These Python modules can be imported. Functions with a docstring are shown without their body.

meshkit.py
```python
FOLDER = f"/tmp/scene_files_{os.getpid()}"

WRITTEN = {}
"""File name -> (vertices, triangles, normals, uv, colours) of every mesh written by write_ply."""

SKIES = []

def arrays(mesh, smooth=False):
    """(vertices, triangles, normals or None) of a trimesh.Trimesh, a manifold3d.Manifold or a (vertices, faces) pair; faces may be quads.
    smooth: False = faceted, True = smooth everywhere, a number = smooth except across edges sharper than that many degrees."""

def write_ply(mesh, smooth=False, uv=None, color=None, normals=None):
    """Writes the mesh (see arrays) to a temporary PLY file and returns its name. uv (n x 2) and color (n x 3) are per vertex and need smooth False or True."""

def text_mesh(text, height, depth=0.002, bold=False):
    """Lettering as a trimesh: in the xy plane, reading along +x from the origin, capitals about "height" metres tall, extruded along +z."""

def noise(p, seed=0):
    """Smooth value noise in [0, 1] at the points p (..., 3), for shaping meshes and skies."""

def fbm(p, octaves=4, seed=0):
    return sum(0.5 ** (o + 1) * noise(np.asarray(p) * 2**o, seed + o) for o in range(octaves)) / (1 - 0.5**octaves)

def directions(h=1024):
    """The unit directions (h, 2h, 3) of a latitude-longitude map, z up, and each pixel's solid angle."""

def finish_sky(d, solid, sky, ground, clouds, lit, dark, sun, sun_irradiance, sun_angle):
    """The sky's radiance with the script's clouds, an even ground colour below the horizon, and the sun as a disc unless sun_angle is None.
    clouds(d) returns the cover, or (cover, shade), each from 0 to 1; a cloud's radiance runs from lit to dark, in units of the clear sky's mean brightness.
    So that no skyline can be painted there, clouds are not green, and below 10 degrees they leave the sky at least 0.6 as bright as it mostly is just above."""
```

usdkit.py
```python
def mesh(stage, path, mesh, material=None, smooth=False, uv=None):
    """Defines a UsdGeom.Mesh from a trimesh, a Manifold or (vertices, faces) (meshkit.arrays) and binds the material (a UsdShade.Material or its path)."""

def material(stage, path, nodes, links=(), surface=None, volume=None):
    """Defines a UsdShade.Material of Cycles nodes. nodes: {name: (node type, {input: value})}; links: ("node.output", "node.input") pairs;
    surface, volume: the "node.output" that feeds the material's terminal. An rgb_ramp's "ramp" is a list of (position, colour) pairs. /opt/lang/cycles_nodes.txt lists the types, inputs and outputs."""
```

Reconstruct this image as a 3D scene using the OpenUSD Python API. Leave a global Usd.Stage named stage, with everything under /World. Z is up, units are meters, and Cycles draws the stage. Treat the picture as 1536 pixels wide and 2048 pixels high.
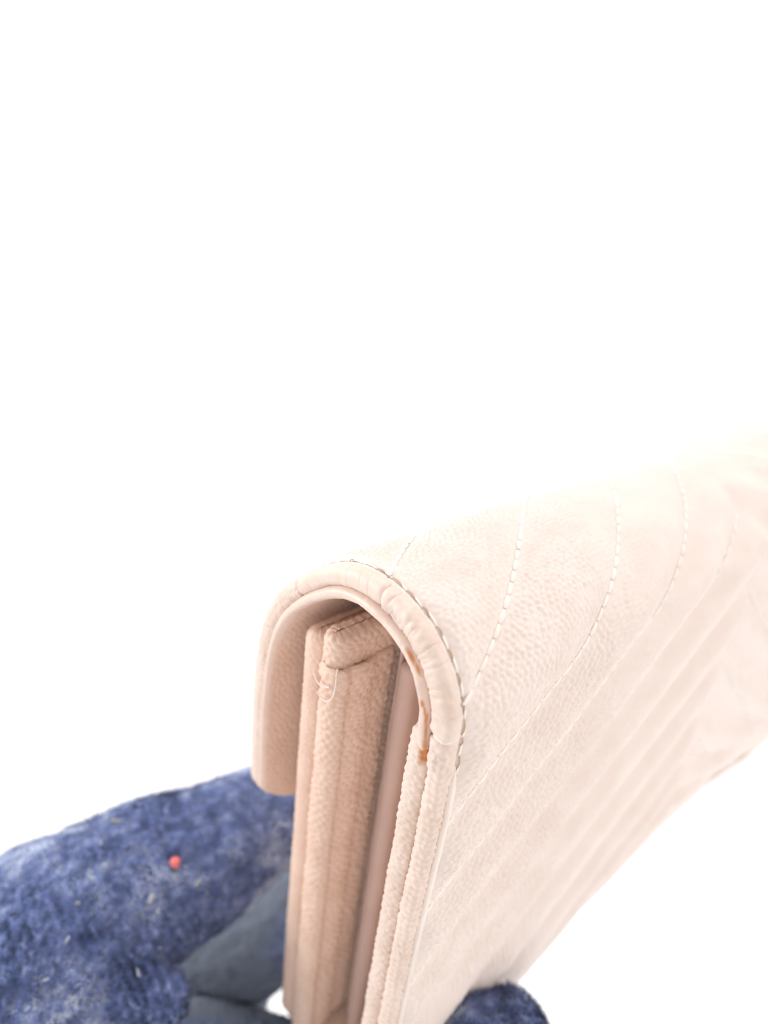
import math, numpy as np, trimesh, usdkit, meshkit
from pxr import Usd, UsdGeom, UsdLux, UsdShade, Gf, Sdf, Vt
from scipy.interpolate import CubicSpline, PchipInterpolator
from scipy.spatial import cKDTree
import manifold3d as m3

stage = Usd.Stage.CreateInMemory()
UsdGeom.SetStageUpAxis(stage, 'Z'); UsdGeom.SetStageMetersPerUnit(stage, 1.0)
UsdGeom.Xform.Define(stage, '/World'); UsdGeom.Scope.Define(stage, '/World/Looks')
MM = 0.001

# ------------------------------------------------------------------ camera (phone held close to the end of the purse)
right = np.array([0.76602736, -0.63408386, 0.10554501])
down = np.array([-0.23009996, -0.42379981, -0.87604094])
fwd = np.array([0.60021338, 0.64678542, -0.47054491])
eye = np.array([-44.12243762, -31.93745381, 51.55782717]) * MM
cam = UsdGeom.Camera.Define(stage, '/World/camera')
M = np.eye(4); M[0, :3] = right; M[1, :3] = -down; M[2, :3] = -fwd; M[3, :3] = eye
cam.AddTransformOp().Set(Gf.Matrix4d(*M.ravel().tolist()))
cam.CreateHorizontalApertureAttr(5.6); cam.CreateVerticalApertureAttr(5.6 * 4 / 3)
cam.CreateFocalLengthAttr(5.6 * 1382.847 / 1536)
cam.CreateClippingRangeAttr(Gf.Vec2f(0.004, 50.0))
cam.CreateFStopAttr(2.8); cam.CreateFocusDistanceAttr(0.081)
cam.CreateExposureAttr(0.32)

# ------------------------------------------------------------------ light: a white room, soft boxes and an added front fill
dome = UsdLux.DomeLight.Define(stage, '/World/room_light')
mat = usdkit.material(stage, '/World/Looks/white_room', {'b': ('background_shader', {'color': (1.0, 0.99, 0.98), 'strength': 0.55})}, [], surface='b.background')
UsdShade.MaterialBindingAPI.Apply(dome.GetPrim()).Bind(mat)


def softbox(name, pos, target, w, h, power, color=(1, 1, 1)):
    L = UsdLux.RectLight.Define(stage, '/World/' + name)
    p, t = np.array(pos, float), np.array(target, float)
    z = p - t; z /= np.linalg.norm(z)
    x = np.cross([0, 0, 1.0], z); x /= np.linalg.norm(x); y = np.cross(z, x)
    m = np.eye(4); m[0, :3] = x; m[1, :3] = y; m[2, :3] = z; m[3, :3] = p
    L.AddTransformOp().Set(Gf.Matrix4d(*m.ravel().tolist()))
    L.CreateWidthAttr(w); L.CreateHeightAttr(h); L.CreateIntensityAttr(power); L.CreateColorAttr(Gf.Vec3f(*color))
    return L


softbox('key_softbox', (0.50, -0.72, 0.26), (0.03, 0.0, -0.03), 0.5, 0.5, 3.75, (1, 0.985, 0.98))
softbox('front_fill', (-0.48, -0.50, 0.22), (0.0, 0.01, -0.03), 0.4, 0.4, 1.8)  # added fill with no seen source, brightens the gusset
softbox('side_softbox', (-0.22, 0.25, 0.0), (-0.04, 0.05, -0.09), 0.20, 0.20, 6.5, (0.97, 0.985, 1))
softbox('backdrop_softbox', (0.36, 0.62, 1.25), (0.50, 0.78, 0.1), 1.0, 1.0, 4.2)

# ------------------------------------------------------------------ materials


def mat_leather(name, base, dark, rough=0.5, fine=0.000006, wear_color=None, spec=0.35, mott=0.5):
    nodes = {
        'tc': ('texture_coordinate', {}),
        'n1': ('noise_texture', {'scale': 160.0, 'detail': 4.0, 'roughness': 0.6}),
        'r1': ('rgb_ramp', {'ramp': [(0.3, dark), (0.3 + mott * 0.6, base), (1.0, base)]}),
        'n2': ('noise_texture', {'scale': 5200.0, 'detail': 3.0}),
        'bp': ('bump', {'strength': 0.6, 'distance': fine}),
        'p': ('principled_bsdf', {'roughness': rough, 'specular_ior_level': spec, 'diffuse_roughness': 0.4, 'sheen_weight': 0.05}),
    }
    links = [('tc.object', 'n1.vector'), ('tc.object', 'n2.vector'), ('n1.fac', 'r1.fac'), ('n2.fac', 'bp.height'), ('bp.normal', 'p.normal')]
    if wear_color:
        nodes.update({
            'a': ('attribute', {'attribute': 'wear'}), 'a2': ('attribute', {'attribute': 'scuff'}),
            'n3': ('noise_texture', {'scale': 2600.0, 'detail': 5.0, 'roughness': 0.7}),
            'm1': ('mix_color', {'blend_type': 'mix', 'b': wear_color}),
            'sc': ('math', {'math_type': 'multiply'}), 'rr': ('rgb_ramp', {'ramp': [(0.38, (0, 0, 0)), (0.56, (1, 1, 1))]}),
            'm2': ('mix_color', {'blend_type': 'mix', 'b': (0.56, 0.43, 0.395)}),
        })
        links += [('tc.object', 'n3.vector'), ('n3.fac', 'rr.fac'), ('rr.color', 'sc.value1'), ('a2.fac', 'sc.value2'),
                  ('r1.color', 'm2.a'), ('sc.value', 'm2.fac'), ('m2.result', 'm1.a'), ('a.fac', 'm1.fac'), ('m1.result', 'p.base_color')]
    else:
        links += [('r1.color', 'p.base_color')]
    return usdkit.material(stage, '/World/Looks/' + name, nodes, links, surface='p.BSDF')


LEA = mat_leather('beige_leather', (0.81, 0.695, 0.635), (0.775, 0.65, 0.585))
BIND = mat_leather('worn_binding_leather', (0.77, 0.625, 0.54), (0.71, 0.555, 0.465), rough=0.48, wear_color=(0.52, 0.21, 0.06))
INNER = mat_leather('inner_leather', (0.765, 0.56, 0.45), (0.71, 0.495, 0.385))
EDGE = mat_leather('edge_paint', (0.79, 0.62, 0.53), (0.74, 0.55, 0.46), rough=0.38, wear_color=(0.56, 0.22, 0.06), spec=0.45)
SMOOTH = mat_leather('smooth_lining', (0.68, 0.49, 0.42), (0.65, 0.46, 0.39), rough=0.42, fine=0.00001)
THREAD = mat_leather('cream_thread', (0.86, 0.79, 0.74), (0.82, 0.74, 0.68), rough=0.6)
HIGHLIGHT = mat_leather('pale_edge_highlight', (0.83, 0.72, 0.655), (0.79, 0.67, 0.60), rough=0.32, spec=0.55)  # edge highlight put into the colour: paler and glossier than the binding
TAN = mat_leather('tan_thread', (0.50, 0.31, 0.18), (0.42, 0.25, 0.14), rough=0.7)

# glove cloth: blue fleece, with shade painted in as grey on the palm
GLOVE = usdkit.material(stage, '/World/Looks/blue_fleece', {
    'tc': ('texture_coordinate', {}),
    'n1': ('noise_texture', {'scale': 420.0, 'detail': 5.0, 'roughness': 0.65}),
    'r1': ('rgb_ramp', {'ramp': [(0.30, (0.04, 0.06, 0.14)), (0.52, (0.12, 0.16, 0.34)), (0.72, (0.32, 0.38, 0.62))]}),
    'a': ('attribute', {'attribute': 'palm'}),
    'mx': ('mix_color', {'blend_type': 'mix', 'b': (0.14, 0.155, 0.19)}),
    'n2': ('noise_texture', {'scale': 2400.0, 'detail': 3.0}),
    'bp': ('bump', {'strength': 0.7, 'distance': 0.0003}),
    'p': ('principled_bsdf', {'roughness': 0.95, 'specular_ior_level': 0.1, 'sheen_weight': 0.5, 'sheen_roughness': 0.45, 'sheen_tint': (0.75, 0.82, 1.0)}),
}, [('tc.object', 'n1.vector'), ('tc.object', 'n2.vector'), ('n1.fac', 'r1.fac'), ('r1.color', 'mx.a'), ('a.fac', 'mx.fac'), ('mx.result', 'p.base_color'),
    ('n2.fac', 'bp.height'), ('bp.normal', 'p.normal')], surface='p.BSDF')
PILE = usdkit.material(stage, '/World/Looks/fleece_pile', {
    'tc': ('texture_coordinate', {}),
    'n1': ('noise_texture', {'scale': 330.0, 'detail': 4.0, 'roughness': 0.6}),
    'n0': ('noise_texture', {'scale': 55.0, 'detail': 2.0}),
    'mxn': ('mix_float', {'fac': 0.62}),
    'r1': ('rgb_ramp', {'ramp': [(0.39, (0.035, 0.05, 0.11)), (0.49, (0.20, 0.24, 0.41)), (0.59, (0.80, 0.84, 0.93))]}),
    'p': ('principled_bsdf', {'roughness': 0.7, 'specular_ior_level': 0.3, 'sheen_weight': 0.3}),
    't': ('translucent_bsdf', {}), 'mc': ('mix_closure', {'fac': 0.35}),
}, [('r1.color', 't.color'), ('p.BSDF', 'mc.closure1'), ('t.BSDF', 'mc.closure2'), ('tc.object', 'n1.vector'), ('tc.object', 'n0.vector'), ('n1.fac', 'mxn.a'), ('n0.fac', 'mxn.b'), ('mxn.result', 'r1.fac'), ('r1.color', 'p.base_color')], surface='mc.closure')


def plain(name, c, rough=0.6, **kw):
    return usdkit.material(stage, '/World/Looks/' + name, {'tc': ('texture_coordinate', {}), 'n': ('noise_texture', {'scale': 900.0, 'detail': 3.0}),
        'r': ('rgb_ramp', {'ramp': [(0.3, tuple(x * 0.85 for x in c)), (0.7, c)]}), 'p': ('principled_bsdf', {'roughness': rough, **kw})},
        [('tc.object', 'n.vector'), ('n.fac', 'r.fac'), ('r.color', 'p.base_color')], surface='p.BSDF')


PINK = plain('pink_fluff', (0.85, 0.20, 0.19), 0.8)
LINT = plain('pale_lint', (0.40, 0.41, 0.46), 0.5)
STRAW = plain('straw_lint', (0.42, 0.40, 0.30), 0.7)
WHITE = usdkit.material(stage, '/World/Looks/white_paper', {'p': ('principled_bsdf', {'base_color': (0.93, 0.93, 0.925), 'roughness': 0.9, 'specular_ior_level': 0.1})}, [], surface='p.BSDF')

# ------------------------------------------------------------------ scene tree helpers
used = {}


def numbered(path):
    n = used.get(path, -1) + 1; used[path] = n
    return path if n == 0 else f'{path}_{n:03d}'


def obj(name, vf, material, parent=None, label=None, cat=None, group=None, kind=None, prims=None, flat=False):
    """One Mesh prim (points in mm) under parent or under /World."""
    v, f = vf[0], vf[1]
    v = np.asarray(v, float) * MM; f = np.asarray(f, np.int32)
    path = numbered((str(parent.GetPath()) if parent is not None else '/World') + '/' + name)
    m = UsdGeom.Mesh.Define(stage, path)
    m.CreatePointsAttr(Vt.Vec3fArray.FromNumpy(v.astype(np.float32)))
    m.CreateFaceVertexCountsAttr(Vt.IntArray.FromNumpy(np.full(len(f), f.shape[1], np.int32)))
    m.CreateFaceVertexIndicesAttr(Vt.IntArray.FromNumpy(f.ravel()))
    m.CreateSubdivisionSchemeAttr('none')
    if not flat:
        tri = f if f.shape[1] == 3 else np.vstack([f[:, [0, 1, 2]], f[:, [0, 2, 3]]])
        fn = np.cross(v[tri[:, 1]] - v[tri[:, 0]], v[tri[:, 2]] - v[tri[:, 0]])
        vn = np.zeros_like(v)
        for k in range(3): np.add.at(vn, tri[:, k], fn)
        vn /= np.linalg.norm(vn, axis=1, keepdims=True) + 1e-20
        m.CreateNormalsAttr(Vt.Vec3fArray.FromNumpy(vn.astype(np.float32))); m.SetNormalsInterpolation('vertex')
    for k, a in (prims or {}).items():
        UsdGeom.PrimvarsAPI(m).CreatePrimvar(k, Sdf.ValueTypeNames.FloatArray, 'vertex').Set(Vt.FloatArray.FromNumpy(np.asarray(a, np.float32)))
    UsdShade.MaterialBindingAPI.Apply(m.GetPrim()).Bind(material)
    tag(m.GetPrim(), label, cat, group, kind)
    return m.GetPrim()


def tag(p, label=None, cat=None, group=None, kind=None):
    for k, s in (('label', label), ('category', cat), ('group', group), ('kind', kind)):
        if s: p.SetCustomDataByKey(k, s)


def thing(name, label, cat, loc=(0, 0, 0)):
    x = UsdGeom.Xform.Define(stage, numbered('/World/' + name))
    if any(loc): x.AddTranslateOp().Set(Gf.Vec3d(*[c * MM for c in loc]))
    tag(x.GetPrim(), label, cat)
    return x.GetPrim()


def grid_faces(nu, nv, closed_v=False, flip=False):
    i, j = np.meshgrid(np.arange(nu - 1), np.arange(nv if closed_v else nv - 1), indexing='ij')
    j2 = (j + 1) % nv
    q = np.stack([i * nv + j, i * nv + j2, (i + 1) * nv + j2, (i + 1) * nv + j], -1).reshape(-1, 4)
    return q[:, ::-1] if flip else q


def noise(p, f, seed=0, oct=3):
    return meshkit.fbm(np.asarray(p, float) * f, oct, seed) - 0.5


def join(parts):
    V, F, n = [], [], 0
    for v, f in parts:
        f = np.asarray(f)
        if f.shape[1] == 4: f = np.vstack([f[:, [0, 1, 2]], f[:, [0, 2, 3]]])
        V.append(v); F.append(f + n); n += len(v)
    return np.vstack(V), np.vstack(F)


rng = np.random.default_rng(7)


def pebble(u, v, cell=0.68, seed=1, jitter=0.34, stretch=1.0):
    """Height 0..1 of leather grain: domed cells with narrow valleys over the coordinates u, v (mm)."""
    u, v = np.asarray(u, float), np.asarray(v, float) / stretch
    r = np.random.default_rng(seed)
    a, b = np.arange(math.floor(u.min() / cell) - 2, math.ceil(u.max() / cell) + 3), np.arange(math.floor(v.min() / (cell * .87)) - 2, math.ceil(v.max() / (cell * .87)) + 3)
    A, B = np.meshgrid(a, b, indexing='ij')
    P = np.stack([(A + 0.5 * (B % 2)) * cell, B * cell * .87], -1).reshape(-1, 2)
    P += r.normal(0, jitter * cell * 0.55, P.shape)
    size = r.uniform(0.75, 1.15, len(P))
    d, k = cKDTree(P).query(np.stack([u.ravel(), v.ravel()], 1), k=2)
    e = np.clip((d[:, 1] - d[:, 0]) / (cell * 0.8), 0, 1)
    return ((e * e * (3 - 2 * e) * .5 + .5 * (1 - (1 - e) ** 1.6)) * size[k[:, 0]]).reshape(u.shape)


# ------------------------------------------------------------------ the purse: the profile of panel and flap, seen from the end (y, z) in mm
PROF = np.array([(12, -98.6), (6, -97.5), (2, -95), (.3, -90), (0, -80), (0, -60), (-.1, -30), (-.2, -10), (0, -3), (.2, 0), (1, 2.2), (2.5, 4.8), (4.4, 6.7), (7, 8.3), (10, 9.2), (13.3, 9.6),
                 (16.8, 9.2), (21.3, 7.5), (26, 4), (31.3, -1.3), (35.3, -7.2), (37.6, -13.6), (39.0, -23.4), (39.4, -34.5), (39.3, -46.0)], float)
arc = np.r_[0, np.cumsum(np.linalg.norm(np.diff(PROF, axis=0), axis=1))]; arc -= arc[9]
SP = CubicSpline(arc, PROF); S_END = arc[-1]; S_BOT = arc[0]
LEN = 150.0


def frame(s):
    p = SP(s); t = SP(s, 1); t /= np.linalg.norm(t, axis=-1, keepdims=True)
    n = np.stack([-t[..., 1], t[..., 0]], -1)          # outward
    return p, t, n


def bottom_lift(x, s):
    b = PchipInterpolator([-5, 30, 58, 85, 112, 150, 165], [-2, -.6, 7.6, 10.6, 9.0, -.6, -2])(x)
    w = np.clip((-s - 55) / 34, 0, 1); w = w * w * (3 - 2 * w)
    return b * w


SEAMS = [(34.5, .70), (18.0, .72), (1.2, .74), (-17.0, .795), (-33.6, .84), (-51, .90), (-68, .90), (-85, .90), (50.5, .7), (66.5, .7), (82, .7), (-102, .9), (-119, .9), (-136, .9)]
XC = 69.0


def xc_at(s): return XC - 0.16 * (s + 15)


def seam_s(k, x):
    s0, m = SEAMS[k]
    xx = np.where(x < XC, x, 2 * XC - x)
    return s0 + m * xx


def puff(x, s):
    """Height of the quilting above the profile."""
    xx = np.where(x < xc_at(s), x, 2 * xc_at(s) - x)
    d = np.full(np.shape(x), 1e9)
    for s0, m in SEAMS:
        d = np.minimum(d, np.abs(s - s0 - m * xx) / math.sqrt(1 + m * m))
    top = np.clip((s - 2) / 14, 0, 1)
    h = (1.5 - 1.1 * top) * (1 - np.exp(-(d / 3.3) ** 2)) - .03 * np.exp(-(d / 0.5) ** 2)
    far = np.clip((x - 20) / 40, 0, 1)
    h = h * (1 + .5 * far * (1 - top)) * (1 - .5 * top * far)
    dv = np.abs(x - xc_at(s)) ; h -= 0.25 * (1 - .8 * top) * np.exp(-(dv / 1.5) ** 2)
    return h * np.clip((s + 98) / 22, 0, 1), d


def hem_drop(x): return 5.2 * (1 - np.exp(-np.clip(x, 0, None) / 4.5))


def shell(x, s, off=0.0):
    s = s + np.clip((s - (S_END - 16)) / 16, 0, 1.1) * hem_drop(x)
    p, t, n = frame(s)
    q = p + n * np.asarray(off)[..., None]
    return np.stack([x, q[..., 0], q[..., 1] + bottom_lift(x, s)], -1)


def stations(parts):
    return np.concatenate([np.arange(a, b, st) for a, b, st in parts])


purse = thing('leather_purse', 'beige pebbled leather purse with chevron quilting, seen from its worn open end', 'purse')

# outer quilted leather
xs = stations([(-1.3, 26, .16), (26, 50, .35), (50, LEN + .5, .9)])
sv = stations([(S_BOT, -60, 1.2), (-60, -42, .3), (-42, 34, .17), (34, S_END + .5, .6)])
X, S = np.meshgrid(xs, sv, indexing='ij')
h, dseam = puff(X, S)
near = np.exp(-(np.minimum(dseam, np.abs(X - .5)) / .75) ** 2)
edge_w = np.clip((X - 0.3) / 2.6, 0, 1)
h = h * edge_w - 0.12 * np.exp(-((X - 0.5) / 0.34) ** 2) - .8 * np.clip((.1 - X) / 1.2, 0, 1) + 0.18 * np.exp(-((X - 1.7) / 0.8) ** 2)
fade = np.clip((48 - X) / 22, 0, 1)
h = h + fade * 0.30 * (1 - near) * pebble(X + 0.18 * np.sin(S * 1.7), S, .98, 3, stretch=.78) + 0.35 * noise(np.stack([X, S, 0 * X], -1), 0.11, 5) + .05 * (1 - near) * noise(np.stack([X, S, 0 * X], -1), 0.9, 6)
# needle holes
STITCH = []
for k in range(len(SEAMS)):
    x = 0.3; pitch = 2.05 / math.hypot(1, SEAMS[k][1])
    while x < LEN - 1:
        STITCH.append((k, x, x + pitch)); x += pitch
holes = np.array([(a, float(seam_s(k, np.array(a)))) for k, a, b in STITCH if a < 60])
es = np.arange(-8.2, S_END - 1, 2.6)
holes = np.vstack([holes, np.stack([np.full(len(es), 0.55), es], 1)])
dh, _ = cKDTree(holes).query(np.stack([X.ravel(), S.ravel()], 1))
h = h - 0.17 * np.exp(-(dh.reshape(X.shape) / 0.24) ** 2)
PANEL_H = (xs, sv, h)
panel = obj('quilted_panel', (shell(X, S, h).reshape(-1, 3), grid_faces(len(xs), len(sv))), LEA, purse)

from scipy.interpolate import RegularGridInterpolator
HI = RegularGridInterpolator((xs, sv), h, bounds_error=False, fill_value=0.0)


def tube(P, R, sides=8, twist=0.0, cap=True):
    P = np.asarray(P, float); R = np.broadcast_to(R, (len(P),))
    t = np.gradient(P, axis=0); t /= np.linalg.norm(t, axis=1, keepdims=True) + 1e-12
    a = np.cross(t, np.where(np.abs(t[:, 2:]) < .9, [0, 0, 1.], [1., 0, 0])); a /= np.linalg.norm(a, axis=1, keepdims=True)
    b = np.cross(t, a); ang = np.arange(sides) * 2 * np.pi / sides
    V = P[:, None] + R[:, None, None] * (np.cos(ang)[None, :, None] * a[:, None] + np.sin(ang)[None, :, None] * b[:, None])
    V = V.reshape(-1, 3); F = grid_faces(len(P), sides, True)
    F = np.vstack([F[:, [0, 1, 2]], F[:, [0, 2, 3]]])
    if cap:
        n = len(V); V = np.vstack([V, P[0], P[-1]]); j = np.arange(sides); j2 = (j + 1) % sides; e = (len(P) - 1) * sides
        F = np.vstack([F, np.stack([j2, j, np.full(sides, n)], 1), np.stack([e + j, e + j2, np.full(sides, n + 1)], 1)])
    return V, F


def stitch_between(x0, s0, x1, s1, r, lift, ends=0.12, n=7, flat=.5):
    u = np.linspace(0.02, 0.98, n)
    x, s = x0 + (x1 - x0) * u, s0 + (s1 - s0) * u
    hh = np.minimum(HI(np.stack([x, s], 1)), 0.4) * 0 + lift * np.sin(np.pi * u) ** 0.6 - ends
    base = HI(((x0 + x1) / 2, (s0 + s1) / 2)) + 0.04
    rw = r * (0.35 + 0.65 * np.sin(np.pi * u ** .8) ** 0.8); rh = rw * flat
    ln = math.hypot(x1 - x0, s1 - s0); ux, us = -(s1 - s0) / ln, (x1 - x0) / ln
    th = np.arange(10) * 2 * np.pi / 10
    A, B = np.cos(th)[None, :], np.sin(th)[None, :]
    V = shell(x[:, None] + ux * rw[:, None] * A, s[:, None] + us * rw[:, None] * A, (base + hh)[:, None] + rh[:, None] * B).reshape(-1, 3)
    F = grid_faces(n, 10, True); F = np.vstack([F[:, [0, 1, 2]], F[:, [0, 2, 3]]])
    return V, F


for k, side in [(k, side) for k in range(len(SEAMS)) for side in (0, 1)]:
    parts = []
    for kk, a, b in STITCH:
        if kk != k or (a > XC) != bool(side) or abs(a - XC) < 5: continue
        sa, sb = float(seam_s(k, np.array(a))), float(seam_s(k, np.array(b)))
        if sa < S_BOT + 22 or max(sa, sb) > S_END - 2: continue
        a2 = a + rng.uniform(-.06, .06)
        parts.append(stitch_between(a2, sa, b, sb, 0.34 + rng.uniform(-.04, .04), 0.17))
    if parts:
        obj('seam_thread', join(parts), THREAD, panel)
parts = []
for a, b in zip(es[:-1], es[1:]):
    parts.append(stitch_between(0.55 + rng.uniform(-.08, .08), a, 0.55 + rng.uniform(-.08, .08), b, .16, .22))
obj('edge_thread', join(parts), THREAD, panel)
parts = []
for a in es[(es > -9) & (es < 26)]:                     # brown worn holes and frayed thread along the arch
    if rng.random() < .8:
        L_ = rng.uniform(.9, 2.3)
        parts.append(stitch_between(.42, a - L_, .55 + rng.uniform(-.1, .1), a + .15, .10, .34))
obj('worn_thread', join(parts), TAN, panel, label='tan frayed thread along the worn arch')
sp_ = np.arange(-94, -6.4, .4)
obj('edge_highlight', tube(shell(.35 + .12 * noise(np.stack([sp_, 0 * sp_, 0 * sp_], -1), .3, 8), sp_, .02 + 0 * sp_), .5 * np.clip((-6.2 - sp_) / 4, .3, 1), 14), HIGHLIGHT, purse)  # highlight along the straight edge, built as a pale tube


# ---- rolled bindings along the open end
def roll(s0, s1, x0, off, rn, rx, seed, crease=0.1, grain=0.0, ds=.11, nt=44, lump=.1, endcap=(1, 1), power=2.3, cell=.7):
    """A padded strip following the profile: centre at depth off(s) below the outside, half widths rn(s) and rx."""
    s = np.arange(s0, s1, ds); th = np.arange(nt) * 2 * np.pi / nt
    Sg, T = np.meshgrid(s, th, indexing='ij')
    p, t, n = frame(Sg)
    offv, rnv = off(Sg) if callable(off) else np.full(Sg.shape, off), rn(Sg) if callable(rn) else np.full(Sg.shape, rn)
    c, sn = np.cos(T), np.sin(T)
    k = (np.abs(c) ** power + np.abs(sn) ** power) ** (-1 / power)
    per = (rnv + rx) / 2
    V3 = np.stack([Sg, per * c * 1.0, per * sn * 1.0], -1)
    d = lump * 2 * noise(V3, .28, seed) + crease * (-np.exp(-(noise(V3 * [1, .35, .35], .75, seed + 3, 2) / .05) ** 2)) + .03 * 2 * noise(V3, 2.6, seed + 9)
    if grain: d = d + grain * pebble(Sg, T * per, cell, seed)
    ec = np.ones_like(Sg)
    w = .9
    if endcap[0]: ec = np.minimum(ec, np.sqrt(np.clip(1 - np.clip(1 - (Sg - s0) / w, 0, 1) ** 2, 0.0004, 1)))
    if endcap[1]: ec = np.minimum(ec, np.sqrt(np.clip(1 - np.clip(1 - (s[-1] - Sg) / w, 0, 1) ** 2, 0.0004, 1)))
    ec = .25 + .75 * ec
    q = p + n * (-offv + (rnv + d) * k * c * ec)[..., None]
    V = np.stack([x0 - (rx + d) * k * sn * ec, q[..., 0], q[..., 1] + bottom_lift(0 * Sg, Sg)], -1)
    F = grid_faces(len(s), nt, True)
    V = V.reshape(-1, 3); F = np.vstack([F[:, [0, 1, 2]], F[:, [0, 2, 3]]])
    m = len(V); e = (len(s) - 1) * nt; j = np.arange(nt); j2 = (j + 1) % nt
    V = np.vstack([V, V[:nt].mean(0), V[e:e + nt].mean(0)])
    F = np.vstack([F, np.stack([j2, j, np.full(nt, m)], 1), np.stack([e + j, e + j2, np.full(nt, m + 1)], 1)])
    pad = lambda a: np.r_[a.ravel(), a[0, 0], a[-1, 0]]
    return V, F[:, ::-1], pad(Sg), pad(T)


def patch(S, T, spots):
    """Sum of soft spots (s, theta, radius_s, radius_theta, strength)."""
    a = np.zeros_like(S)
    for s, t, rs, rt, k in spots:
        dt = np.angle(np.exp(1j * (T - t)))
        a = np.maximum(a, k * np.clip(1.5 - 1.5 * np.sqrt(((S - s) / rs) ** 2 + (dt / rt) ** 2), 0, 1))
    return a


thick = lambda s: np.interp(s, [-8, -3, 4, 14, 24, 34, 60, 90], [1.2, 1.5, 1.58, 1.5, 1.3, 1.2, 1.6, 1.7])


def binding(s0, s1, seed, x0=-.65, rx=1.12, grow=0.0, scuffs=(), wears=(), label=None, **kw):
    V, F, Sg, T = roll(s0, s1, x0, lambda s: thick(s) + .02, lambda s: thick(s) + grow, rx + grow, seed, **kw)
    return obj('edge_binding', (V, F), BIND, purse, label=label, prims={'wear': patch(Sg, T, wears), 'scuff': patch(Sg, T, scuffs)})


HP = math.pi / 2     # theta = 90 degrees faces out of the open end
binding(36.0, S_END - 1.3, 21, crease=.05, grain=.17, cell=.95, lump=.08)
binding(16.6, 36.4, 22, grow=.05, crease=.06, lump=.12, wears=[(35.6, 1.0, .5, .5, .35)], scuffs=[(18, 2.4, 2.5, .6, .6), (30, 2.4, 3, .4, .4)])
binding(-3.2, 17.2, 23, grow=.10, crease=.14, lump=.16, grain=.07, cell=1.5, label='scuffed and creased stretch of rolled edge on the arch',
        scuffs=[(14, 2.0, 2.6, .8, .9), (9.5, 2.2, 2.2, .6, .9), (5, 2.2, 1.4, .5, .9), (0, 1.5, 1, .5, .3)])
binding(-94, -3.4, 24, x0=-.6, grow=.02, crease=.05, grain=.24, cell=1.2, lump=.06, scuffs=[(-5.6, 1.4, 2.2, 1.0, .75)], label='straight rolled edge below the arch with a grey rubbed patch')
# white filled cracks where the pieces meet
for sc_, g in ((-3.3, .03), (16.9, -.02), (36.2, .0)):
    V, F, Sg, T = roll(sc_ - .34, sc_ + .34, -.65, lambda s: thick(s) + .02, lambda s: thick(s) + g, 1.12 + g, 31, crease=.05, lump=.1, endcap=(1, 1), ds=.09)
    obj('joint_wrap', (V, F), THREAD, purse)

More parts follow.
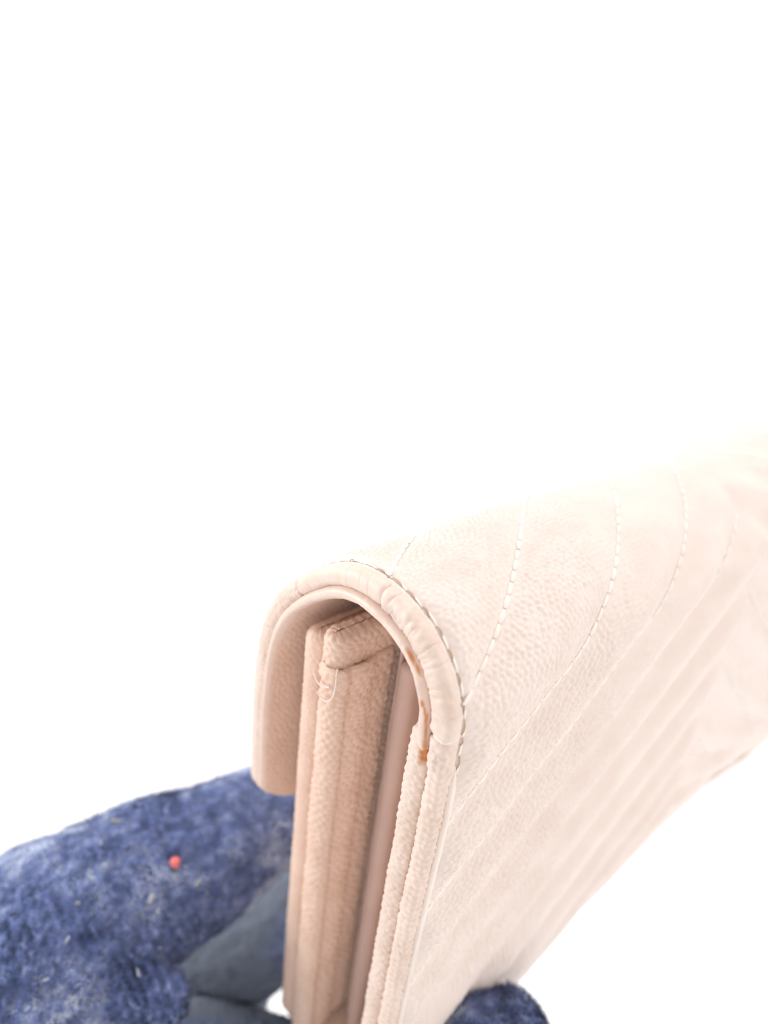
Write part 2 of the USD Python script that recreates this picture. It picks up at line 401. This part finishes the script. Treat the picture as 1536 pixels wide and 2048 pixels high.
# ---- lining edge (smooth painted lip inside the arch) with its worn orange places
V, F, Sg, T = roll(-6.3, S_END - 1.7, -1.0, lambda s: 2 * thick(s) + .85 - .2 * np.clip((s - 20) / 20, 0, 1), lambda s: np.interp(s, [-6, 20, 40, 60], [.70, .80, .78, .62]), 1.0, 41, crease=.03, lump=.10, power=2.2)
wear = patch(Sg, T, [(8.6, .85, 1.9, .45, 1.0), (6.6, .7, 1.5, .35, .9), (1.4, 1.25, .9, .45, 1), (0.0, 1.0, 1.7, .22, 1), (-1.6, .75, 1.9, .32, 1), (-3.6, .6, 2.2, .32, .9), (-5.4, .6, 1.9, .5, .9)])
wear *= np.clip(1.25 + 1.4 * noise(np.stack([Sg, T, 0 * T], -1), .7, 77), 0, 1)
obj('lining_edge', (V, F), EDGE, purse, label='smooth painted lining edge rubbed through to orange', prims={'wear': wear, 'scuff': patch(Sg, T, [(3.5, 1.4, 2, .8, .5)])})

# ---- inside face of the flap
xs2 = stations([(-1.2, 22, .2), (22, LEN, 1.2)]); sv2 = stations([(-5, 30, .5), (30, S_END - .8, .2)])
X2, S2 = np.meshgrid(xs2, sv2, indexing='ij')
d2 = 2 * thick(S2) + 1.4 - .24 * pebble(X2, S2, .98, 9) * np.clip((40 - X2) / 20, 0, 1) - .25 * noise(np.stack([X2, S2, 0 * X2], -1), .12, 11)
obj('flap_lining', (shell(X2, S2, -d2).reshape(-1, 3), grid_faces(len(xs2), len(sv2), flip=True)), INNER, purse)

# ---- hem along the free edge of the flap, its near corner rounded
xh = np.r_[np.arange(-1.8, 3, .12), np.arange(3, LEN, .4)]; th = np.arange(32) * 2 * np.pi / 32
XH, TH = np.meshgrid(xh, th, indexing='ij')
SH = S_END - .5 + hem_drop(XH) - 1.6 * np.clip((.8 - XH) / 2.6, 0, 1) ** 2
p, t, n = frame(SH)
ec = np.sqrt(np.clip(1 - np.clip(1 - (XH + 1.8) / 2.4, 0, 1) ** 2, 0.0004, 1))
wob = .25 * noise(np.stack([XH, TH * 0, TH * 0], -1), .3, 3)
q = p + n * (-2.3 + 2.3 * np.cos(TH) * ec)[..., None] + t * (1.6 * np.sin(TH) * ec + wob)[..., None]
V = np.stack([XH, q[..., 0], q[..., 1]], -1).reshape(-1, 3)
obj('flap_hem', (V, grid_faces(len(xh), 32, True)), INNER, purse)


# ---- straight upright pieces of the body
def wall(name, y0, y1, x0, x1, ztop, zbot, material, seed, r=None, grain=.30, dz=.17, label=None, lump=.12, cell=.98, rt=1.1, xlong=16, crease=0., wear=None):
    """An upright slab with a rounded near edge and top: section in (x, y) swept in z; u runs round the section."""
    t = (y1 - y0) / 2; yc = (y0 + y1) / 2; r = r or t
    a = np.linspace(-np.pi / 2, np.pi / 2, 36)
    near = stations([(0, xlong, .18), (xlong, x1 - x0 - t, 1.5)])
    fx = np.r_[(x0 + t + near)[::-1], (x0 + t) - t * np.cos(a), x0 + t + near]
    fy = np.r_[np.full(len(near), -1.0), np.sin(a), np.full(len(near), 1.0)]
    rt = min(rt, t); al = np.linspace(0, np.pi / 2, 12)
    z = np.r_[np.arange(zbot, ztop - rt, dz), ztop - rt + rt * np.sin(al), ztop, ztop]
    pinch = np.r_[np.ones(len(z) - 14), 1 - rt / t * (1 - np.cos(al)), max(.02, (1 - rt / t) * .5), .02]
    Zg, I = np.meshgrid(np.arange(len(z)), np.arange(len(fx)), indexing='ij')
    zz, xx, fy2 = z[Zg], fx[I], fy[I]
    u = np.r_[0, np.cumsum(np.hypot(np.diff(fx), np.diff(fy * t)))][I]
    P3 = np.stack([u, zz, 0 * zz], -1)
    d = grain * pebble(u + .15 * np.sin(zz * 1.9), zz, cell, seed, stretch=.8) * np.clip((x0 + 30 - xx) / 20, 0, 1) + lump * 2 * noise(P3, .16, seed + 1) + .02 * noise(P3, 3, seed + 2)
    if crease: d = d - crease * np.exp(-(noise(P3 * [.3, 1, 1], .8, seed + 5, 2) / .045) ** 2)
    cx = np.where((fx > x0 + t) & (np.abs(fy) == 1), 0, 1)[I]
    nx = np.where(cx > 0, -np.sqrt(np.clip(1 - fy2 ** 2, 0, 1)), 0)
    pn = pinch[Zg]
    px = np.where(cx > 0, x0 + t + (xx - x0 - t) * (.35 + .65 * pn), xx)
    V = np.stack([px + nx * d, yc + fy2 * t * pn + fy2 * d * pn, zz + d * (1 - pn) + bottom_lift(px, zz)], -1)
    return obj(name, (V.reshape(-1, 3), grid_faces(len(z), len(fx))), material, purse, label=label, prims=None if wear is None else {'wear': wear(V[..., 0], V[..., 1], V[..., 2]).ravel(), 'scuff': np.zeros(V[..., 0].size)})


wall('front_wall', 24.6, 29.0, -.3, 146, -6.6, -97, INNER, 51, grain=.14, lump=.16, rt=1.9)
wall('front_wall_facing', 20.6, 24.3, -.6, 146, -4.0, -97, INNER, 52, grain=.22, cell=1.25, lump=.14, rt=1.2, crease=.06)

# gusset: a strip wrapped over the front edge and folded back inside
zg = np.r_[np.arange(-97, -9.0, .16), -9 + .5 * np.sin(np.linspace(0, np.pi / 2, 6))]
ang = np.linspace(np.pi * .55, np.pi * 1.45, 30)
sx, sy = list(-.4 + 2.0 * 0 + 2.15 * np.cos(ang) * .75), list(22.2 - 2.3 * np.sin(ang) * -1)
sec = [(-.9 + 1.9 + 1.9 * math.cos(a), 21.9 + 2.35 * math.sin(a)) for a in ang]
x_, y_ = sec[-1]
for w in np.arange(.2, 1.01, .2): sec.append((x_ + .9 * w, y_ + .35 * w))
x_, y_ = sec[-1]
L_ = np.arange(.16, 7.6, .16)
for w in L_: sec.append((x_ + w, y_ + .05 * w - .75 * math.sin(min(1, w / 4.5) * math.pi) * 0.7))
x_, y_ = sec[-1]
for w in np.arange(.3, 2.2, .3): sec.append((x_ + .7 * w, y_ + .8 * w))
sec = np.array(sec)
du = np.r_[0, np.cumsum(np.hypot(*np.diff(sec, axis=0).T))]
ts = np.gradient(sec, axis=0); ts /= np.linalg.norm(ts, axis=1, keepdims=True); ns = np.stack([ts[:, 1], -ts[:, 0]], 1)
if ns[0] @ np.array([0, 1]) < 0: ns = -ns
Z, U = np.meshgrid(zg, du, indexing='ij'); I = np.arange(len(du))[None, :].repeat(len(zg), 0)
P3 = np.stack([U, Z, 0 * Z], -1)
d = .27 * pebble(U + .15 * np.sin(Z * 1.3), Z, 1.32, 61, jitter=.38, stretch=.8) + .25 * noise(P3, .14, 62) + .10 * noise(P3 * [1.6, .3, 1], .6, 64)
topfold = np.clip((Z + 10.3) / 1.3, 0, 1)
d = d + .22 * np.sin(np.pi * np.clip((Z + 11.6) / 2.6, 0, 1)) - .25 * topfold ** 2
GS = np.stack([sec[I, 0] + ns[I, 0] * d, sec[I, 1] + ns[I, 1] * d, Z], -1)
obj('gusset', (GS.reshape(-1, 3), grid_faces(len(zg), len(du))), INNER, purse)
# its folded top rim
rim = np.stack([sec[:, 0] - .35 * ns[:, 0], sec[:, 1] - .35 * ns[:, 1], np.full(len(sec), -9.05)], 1)
rim[:, 2] += .25 * noise(rim, .6, 3)
obj('gusset_rim', tube(rim, .5, 10), INNER, purse)

wall('divider', 15.0, 17.8, 7.6, 140, -8.6, -97, SMOOTH, 71, grain=0, lump=.05, r=.8)
wall('pocket_leaf', 18.3, 19.0, 9.0, 140, -5.0, -97, SMOOTH, 73, grain=0, lump=.1)
wall('back_wall', 6.6, 13.0, 9.5, 146, -4.0, -97, INNER, 75)
wall('back_binding', 2.6, 6.0, -1.6, 30, -4.3, -97, BIND, 76, rt=1.8, wear=lambda x, y, z: np.clip((3.9 - y) / .5 + .8 * noise(np.stack([x, y, z], -1), .9, 4), 0, 1) * np.clip((z + 9.2) / 1.2, 0, 1) * np.clip((1.0 - x) / .5, 0, 1), grain=.2, lump=.10, cell=1.15, crease=.05, label='rolled inner edge of the back wall tucked behind the rubbed edge')
# unseen slab added at the far end to keep light out of the inside
wall('far_light_block', 1.2, 28.0, 143, 160, -5, -97, INNER, 79, grain=0, xlong=1)
# bottom panel
xb = np.arange(0, 158, 2.0); yb = np.arange(1.5, 29.1, 1.5)
XB, YB = np.meshgrid(xb, yb, indexing='ij')
obj('bottom_panel', (np.stack([XB, YB, -97.6 + bottom_lift(XB, -97 + 0 * XB)], -1).reshape(-1, 3), grid_faces(len(xb), len(yb), flip=True)), INNER, purse)

# loose threads
for pts, r in (([(-.7, 19.9, -7.6), (-1.35, 19.2, -8.6), (-1.6, 19.0, -10.2), (-1.75, 19.4, -11.8), (-1.75, 20.4, -12.9), (-1.7, 21.6, -13.2), (-1.6, 22.6, -13.0)], .11),
               ([(-1.5, 23.6, -10.6), (-1.75, 22.4, -11.2), (-1.75, 21.2, -11.0), (-1.5, 20.2, -10.4)], .12)):
    pts = np.array(pts); k = np.linspace(0, 1, len(pts)); kk = np.linspace(0, 1, 40)
    obj('loose_thread', tube(CubicSpline(k, pts)(kk), r, 8), LEA, purse)

# ------------------------------------------------------------------ the gloved hand
hand = thing('gloved_hand', 'hand in a fuzzy dark blue glove gripping the beige purse from below', 'gloved hand')


def U(px, py, depth):
    """Helper for laying the skeleton out: a point on the line of sight, at its real depth in mm."""
    return eye / MM + depth * (fwd + right * (px - 768) / 1382.847 + down * (py - 1024) / 1382.847)


J = {
    'tip': (U(635, 1600, 147), 9.6), 't1': (U(512, 1640, 143), 10.6), 't2': (U(400, 1710, 136), 13.0), 't3': (U(203, 1822, 128), 16.2), 'w': (U(-130, 2090, 122), 24.0), 'arm': (U(-600, 2500, 120), 30.0),
}


def ball(c, r): return m3.Manifold.sphere(float(r), 28).translate([float(x) for x in c])


def bone(*js): return m3.Manifold.batch_hull([ball(c, r) for c, r in js])


palm = [(U(415, 2040, 186), 15.5), (U(440, 1905, 178), 14.5), (U(190, 2330, 168), 22.0), (U(330, 2260, 188), 18.0)]
bones = [bone(J['tip'], J['t1']), bone(J['t1'], J['t2']), bone(J['t2'], J['t3']), bone(J['t3'], J['w']), bone(J['w'], J['arm']),
         bone(J['w'], palm[2]), bone(J['w'], J['arm'], palm[2], palm[3]), bone(*palm),
         bone((U(322, 1998, 118), 4.6), (U(215, 1950, 122), 9.0)), bone((U(312, 2006, 118), 4.4), (U(140, 2160, 122), 11.0))]
fingers = {
    'index': [palm[1], (np.array([19, 45, -110.]), 11.5), (np.array([25, 18, -117.]), 10.5), (np.array([24, -1, -110.]), 9.5), (U(950, 2130, 113), 9.2), (U(957, 2098, 113), 8.5), (U(1018, 2068, 116), 6.6)],
    'middle': [palm[0], (np.array([-12, 44, -136.]), 12), (np.array([10, 20, -136.]), 11.5), (np.array([6, -4, -130.]), 11), (np.array([2, -13, -118.]), 10)],
    'ring': [palm[3], (np.array([-32, 42, -136.]), 11.5), (np.array([-14, 18, -140.]), 11), (np.array([-17, -2, -134.]), 10.5), (np.array([-20, -12, -124.]), 10)],
    'pinky': [palm[3], (np.array([-50, 38, -136.]), 10), (np.array([-38, 18, -142.]), 9.5), (np.array([-39, 2, -137.]), 9), (np.array([-41, -6, -128.]), 8.5)],
}
for ch in fingers.values():
    for a, b in zip(ch[:-1], ch[1:]): bones.append(bone(a, b))
G = m3.Manifold.batch_boolean(bones, m3.OpType.Add).refine_to_length(1.0)
gm = G.to_mesh(); gt = trimesh.Trimesh(np.asarray(gm.vert_properties)[:, :3], np.asarray(gm.tri_verts), process=True)
trimesh.smoothing.filter_taubin(gt, .5, .53, 16)
v, vn = gt.vertices.copy(), gt.vertex_normals.copy()
# lumps of the knit cloth, rib rows towards the wrist
axis = (J['w'][0] - J['tip'][0]); axis = axis / np.linalg.norm(axis)
along = (v - J['tip'][0]) @ axis
ribs = np.sin(along * 2 * np.pi / 1.5 + 2.0 * noise(v, .2, 90)) * np.clip((along - 14) / 20, 0, 1)
v = v + vn * (3.0 * noise(v, .085, 91) + 1.5 * noise(v, .3, 92) + .38 * ribs + .3 * noise(v, 1.2, 93))[:, None]
pd = np.min([np.linalg.norm(v - (palm[1][0] * a + palm[3][0] * (1 - a)), axis=1) for a in np.linspace(0, 1, 9)], 0)
palm_shade = np.clip(((v - eye / MM) @ fwd - 150) / 6, 0, 1) * np.clip((24 - v[:, 0]) / 8, 0, 1)  # where shade is painted grey: the cloth farther from the camera
gt2 = trimesh.Trimesh(v, gt.faces, process=False)
glove = obj('glove', (v, gt.faces), GLOVE, hand, prims={'palm': palm_shade})

# short pile standing on the cloth in view
NP = 140000
pts, fi = trimesh.sample.sample_surface(gt2, 800000, seed=5)
rel = pts - eye / MM; dp = rel @ fwd
px, py = 768 + 1382.847 * (rel @ right) / dp, 1024 + 1382.847 * (rel @ down) / dp
keep = (palm_shade[gt2.faces[fi]].mean(1) < .3) & (px > -250) & (px < 1250) & (py > 1400) & (py < 2250)
keep &= ribs[gt.faces[fi]].mean(1) > -.25 - .3 * rng.random(len(pts))
pts, fi = pts[keep][:NP], fi[keep][:NP]
nn = gt2.face_normals[fi]
cl = np.stack([noise(pts, .55, s, 2) for s in (101, 102, 103)], 1)
Ln = rng.uniform(.4, 1.15, len(pts))[:, None]
d1 = nn + 2.2 * cl + rng.normal(0, .25, pts.shape); d1 /= np.linalg.norm(d1, axis=1, keepdims=True)
d2_ = d1 + 1.8 * cl + rng.normal(0, .35, pts.shape); d2_ /= np.linalg.norm(d2_, axis=1, keepdims=True)
st = np.stack([pts, pts + d1 * Ln * .5, pts + d1 * Ln * .5 + d2_ * Ln * .5], 1) * MM
bc = UsdGeom.BasisCurves.Define(stage, numbered(str(hand.GetPath()) + '/fleece_pile'))
bc.CreateTypeAttr('linear'); bc.CreateCurveVertexCountsAttr(Vt.IntArray.FromNumpy(np.full(len(st), 3, np.int32)))
bc.CreatePointsAttr(Vt.Vec3fArray.FromNumpy(st.reshape(-1, 3).astype(np.float32)))
bc.CreateWidthsAttr(Vt.FloatArray.FromNumpy(np.tile([.10, .085, .03], len(st)).astype(np.float32) * MM)); bc.SetWidthsInterpolation('vertex')
UsdShade.MaterialBindingAPI.Apply(bc.GetPrim()).Bind(PILE); tag(bc.GetPrim(), kind='stuff')

# ------------------------------------------------------------------ bits of lint caught in the glove
RAY = trimesh.ray.ray_triangle.RayMeshIntersector(gt2)


def on_glove(px, py):
    d = fwd + right * (px - 768) / 1382.847 + down * (py - 1024) / 1382.847
    loc, _, tri = RAY.intersects_location([eye / MM], [d], multiple_hits=True)
    if not len(loc): return None
    k = np.argmin(np.linalg.norm(loc - eye / MM, axis=1))
    return loc[k], gt2.face_normals[tri[k]]


def fleck(name, px, py, dims, ang, material, label, cat, group=None, seed=0, lift=.6):
    hit = on_glove(px, py)
    if hit is None: return
    c, n = hit
    e1 = right * math.cos(ang) - down * math.sin(ang); e1 = e1 - n * (e1 @ n); e1 /= np.linalg.norm(e1); e2 = np.cross(n, e1)
    b = trimesh.creation.icosphere(3); q = b.vertices * (1 + .5 * noise(b.vertices, 1.3, seed)[:, None])
    taper = np.sqrt(np.clip(1 - (b.vertices[:, :1] * .93) ** 2, 0, 1)) ** .4
    q = q * dims
    q = c + n * lift + q[:, :1] * e1 + q[:, 1:2] * e2 * (taper if dims[0] > 1.6 * dims[1] else 1) + q[:, 2:] * n
    obj(name, (q, b.faces), material, None, label, cat, group)


fleck('pink_fluff', 340, 1728, (.95, .85, .8), .3, PINK, 'small salmon pink ball of fluff stuck to the dark blue glove', 'fluff', lift=1.3)
fleck('seed_flake', 306, 1794, (.95, .38, .3), 1.2, LINT, 'pale seed shaped flake on the blue glove just below the pink fluff', 'lint', lift=1.3)
for i, (px, py, L, w, a, m, lab) in enumerate([
        (398, 1762, .9, .22, .9, STRAW, 'straw coloured shred right of the pink fluff, below it'), (197, 1700, .8, .2, 1.2, STRAW, 'straw coloured upright shred left of the pink fluff'),
        (232, 1652, 1.1, .26, .7, STRAW, 'long straw coloured shred near the upper edge of the blue glove'), (145, 1875, .7, .22, 1.0, LINT, 'pale shred midway down the left part of the blue glove'),
        (214, 1742, .6, .2, 1.1, LINT, 'pale shred level with the pink fluff, to its left'), (148, 1808, .5, .16, .4, STRAW, 'small straw coloured shred left of the seed shaped flake'),
        (308, 1820, .5, .24, .9, LINT, 'faint pale shred touching the underside of the seed shaped flake'), (272, 1948, .7, .24, 1.5, LINT, 'pale shred near the fold at the bottom of the glove'),
        (98, 1960, .6, .16, .3, LINT, 'lowest pale shred near the bottom left of the glove'), (308, 1898, .5, .15, .2, STRAW, 'small straw coloured shred below the seed shaped flake'),
        (120, 1720, .5, .18, .8, LINT, 'pale shred nearest the bright upper left edge of the glove')]):
    fleck('lint_bit', px, py, (L, w, w * .8), a, m, lab, 'lint', 'lint shreds on the glove', seed=i, lift=1.2)

# ------------------------------------------------------------------ white paper backdrop: floor sweeping up into a wall behind
u = np.array([fwd[0], fwd[1]]) / np.hypot(fwd[0], fwd[1]); w = np.array([-u[1], u[0]])
R = .35; D = 1.05; ZF = -.42
prof = [(-1.2, ZF)] + [(a, ZF) for a in np.linspace(-1, D - R, 12)] + [(D - R + R * math.sin(a), ZF + R - R * math.cos(a)) for a in np.linspace(0, np.pi / 2, 24)[1:]] + [(D, z) for z in np.linspace(ZF + R + .1, 1.3, 12)]
V = np.array([[u[0] * a + w[0] * b, u[1] * a + w[1] * b, z] for a, z in prof for b in (-1.4, 1.4)]) / MM
obj('backdrop', (V, grid_faces(len(prof), 2)), WHITE, None, 'seamless white paper backdrop behind and below the purse', 'backdrop', kind='structure')
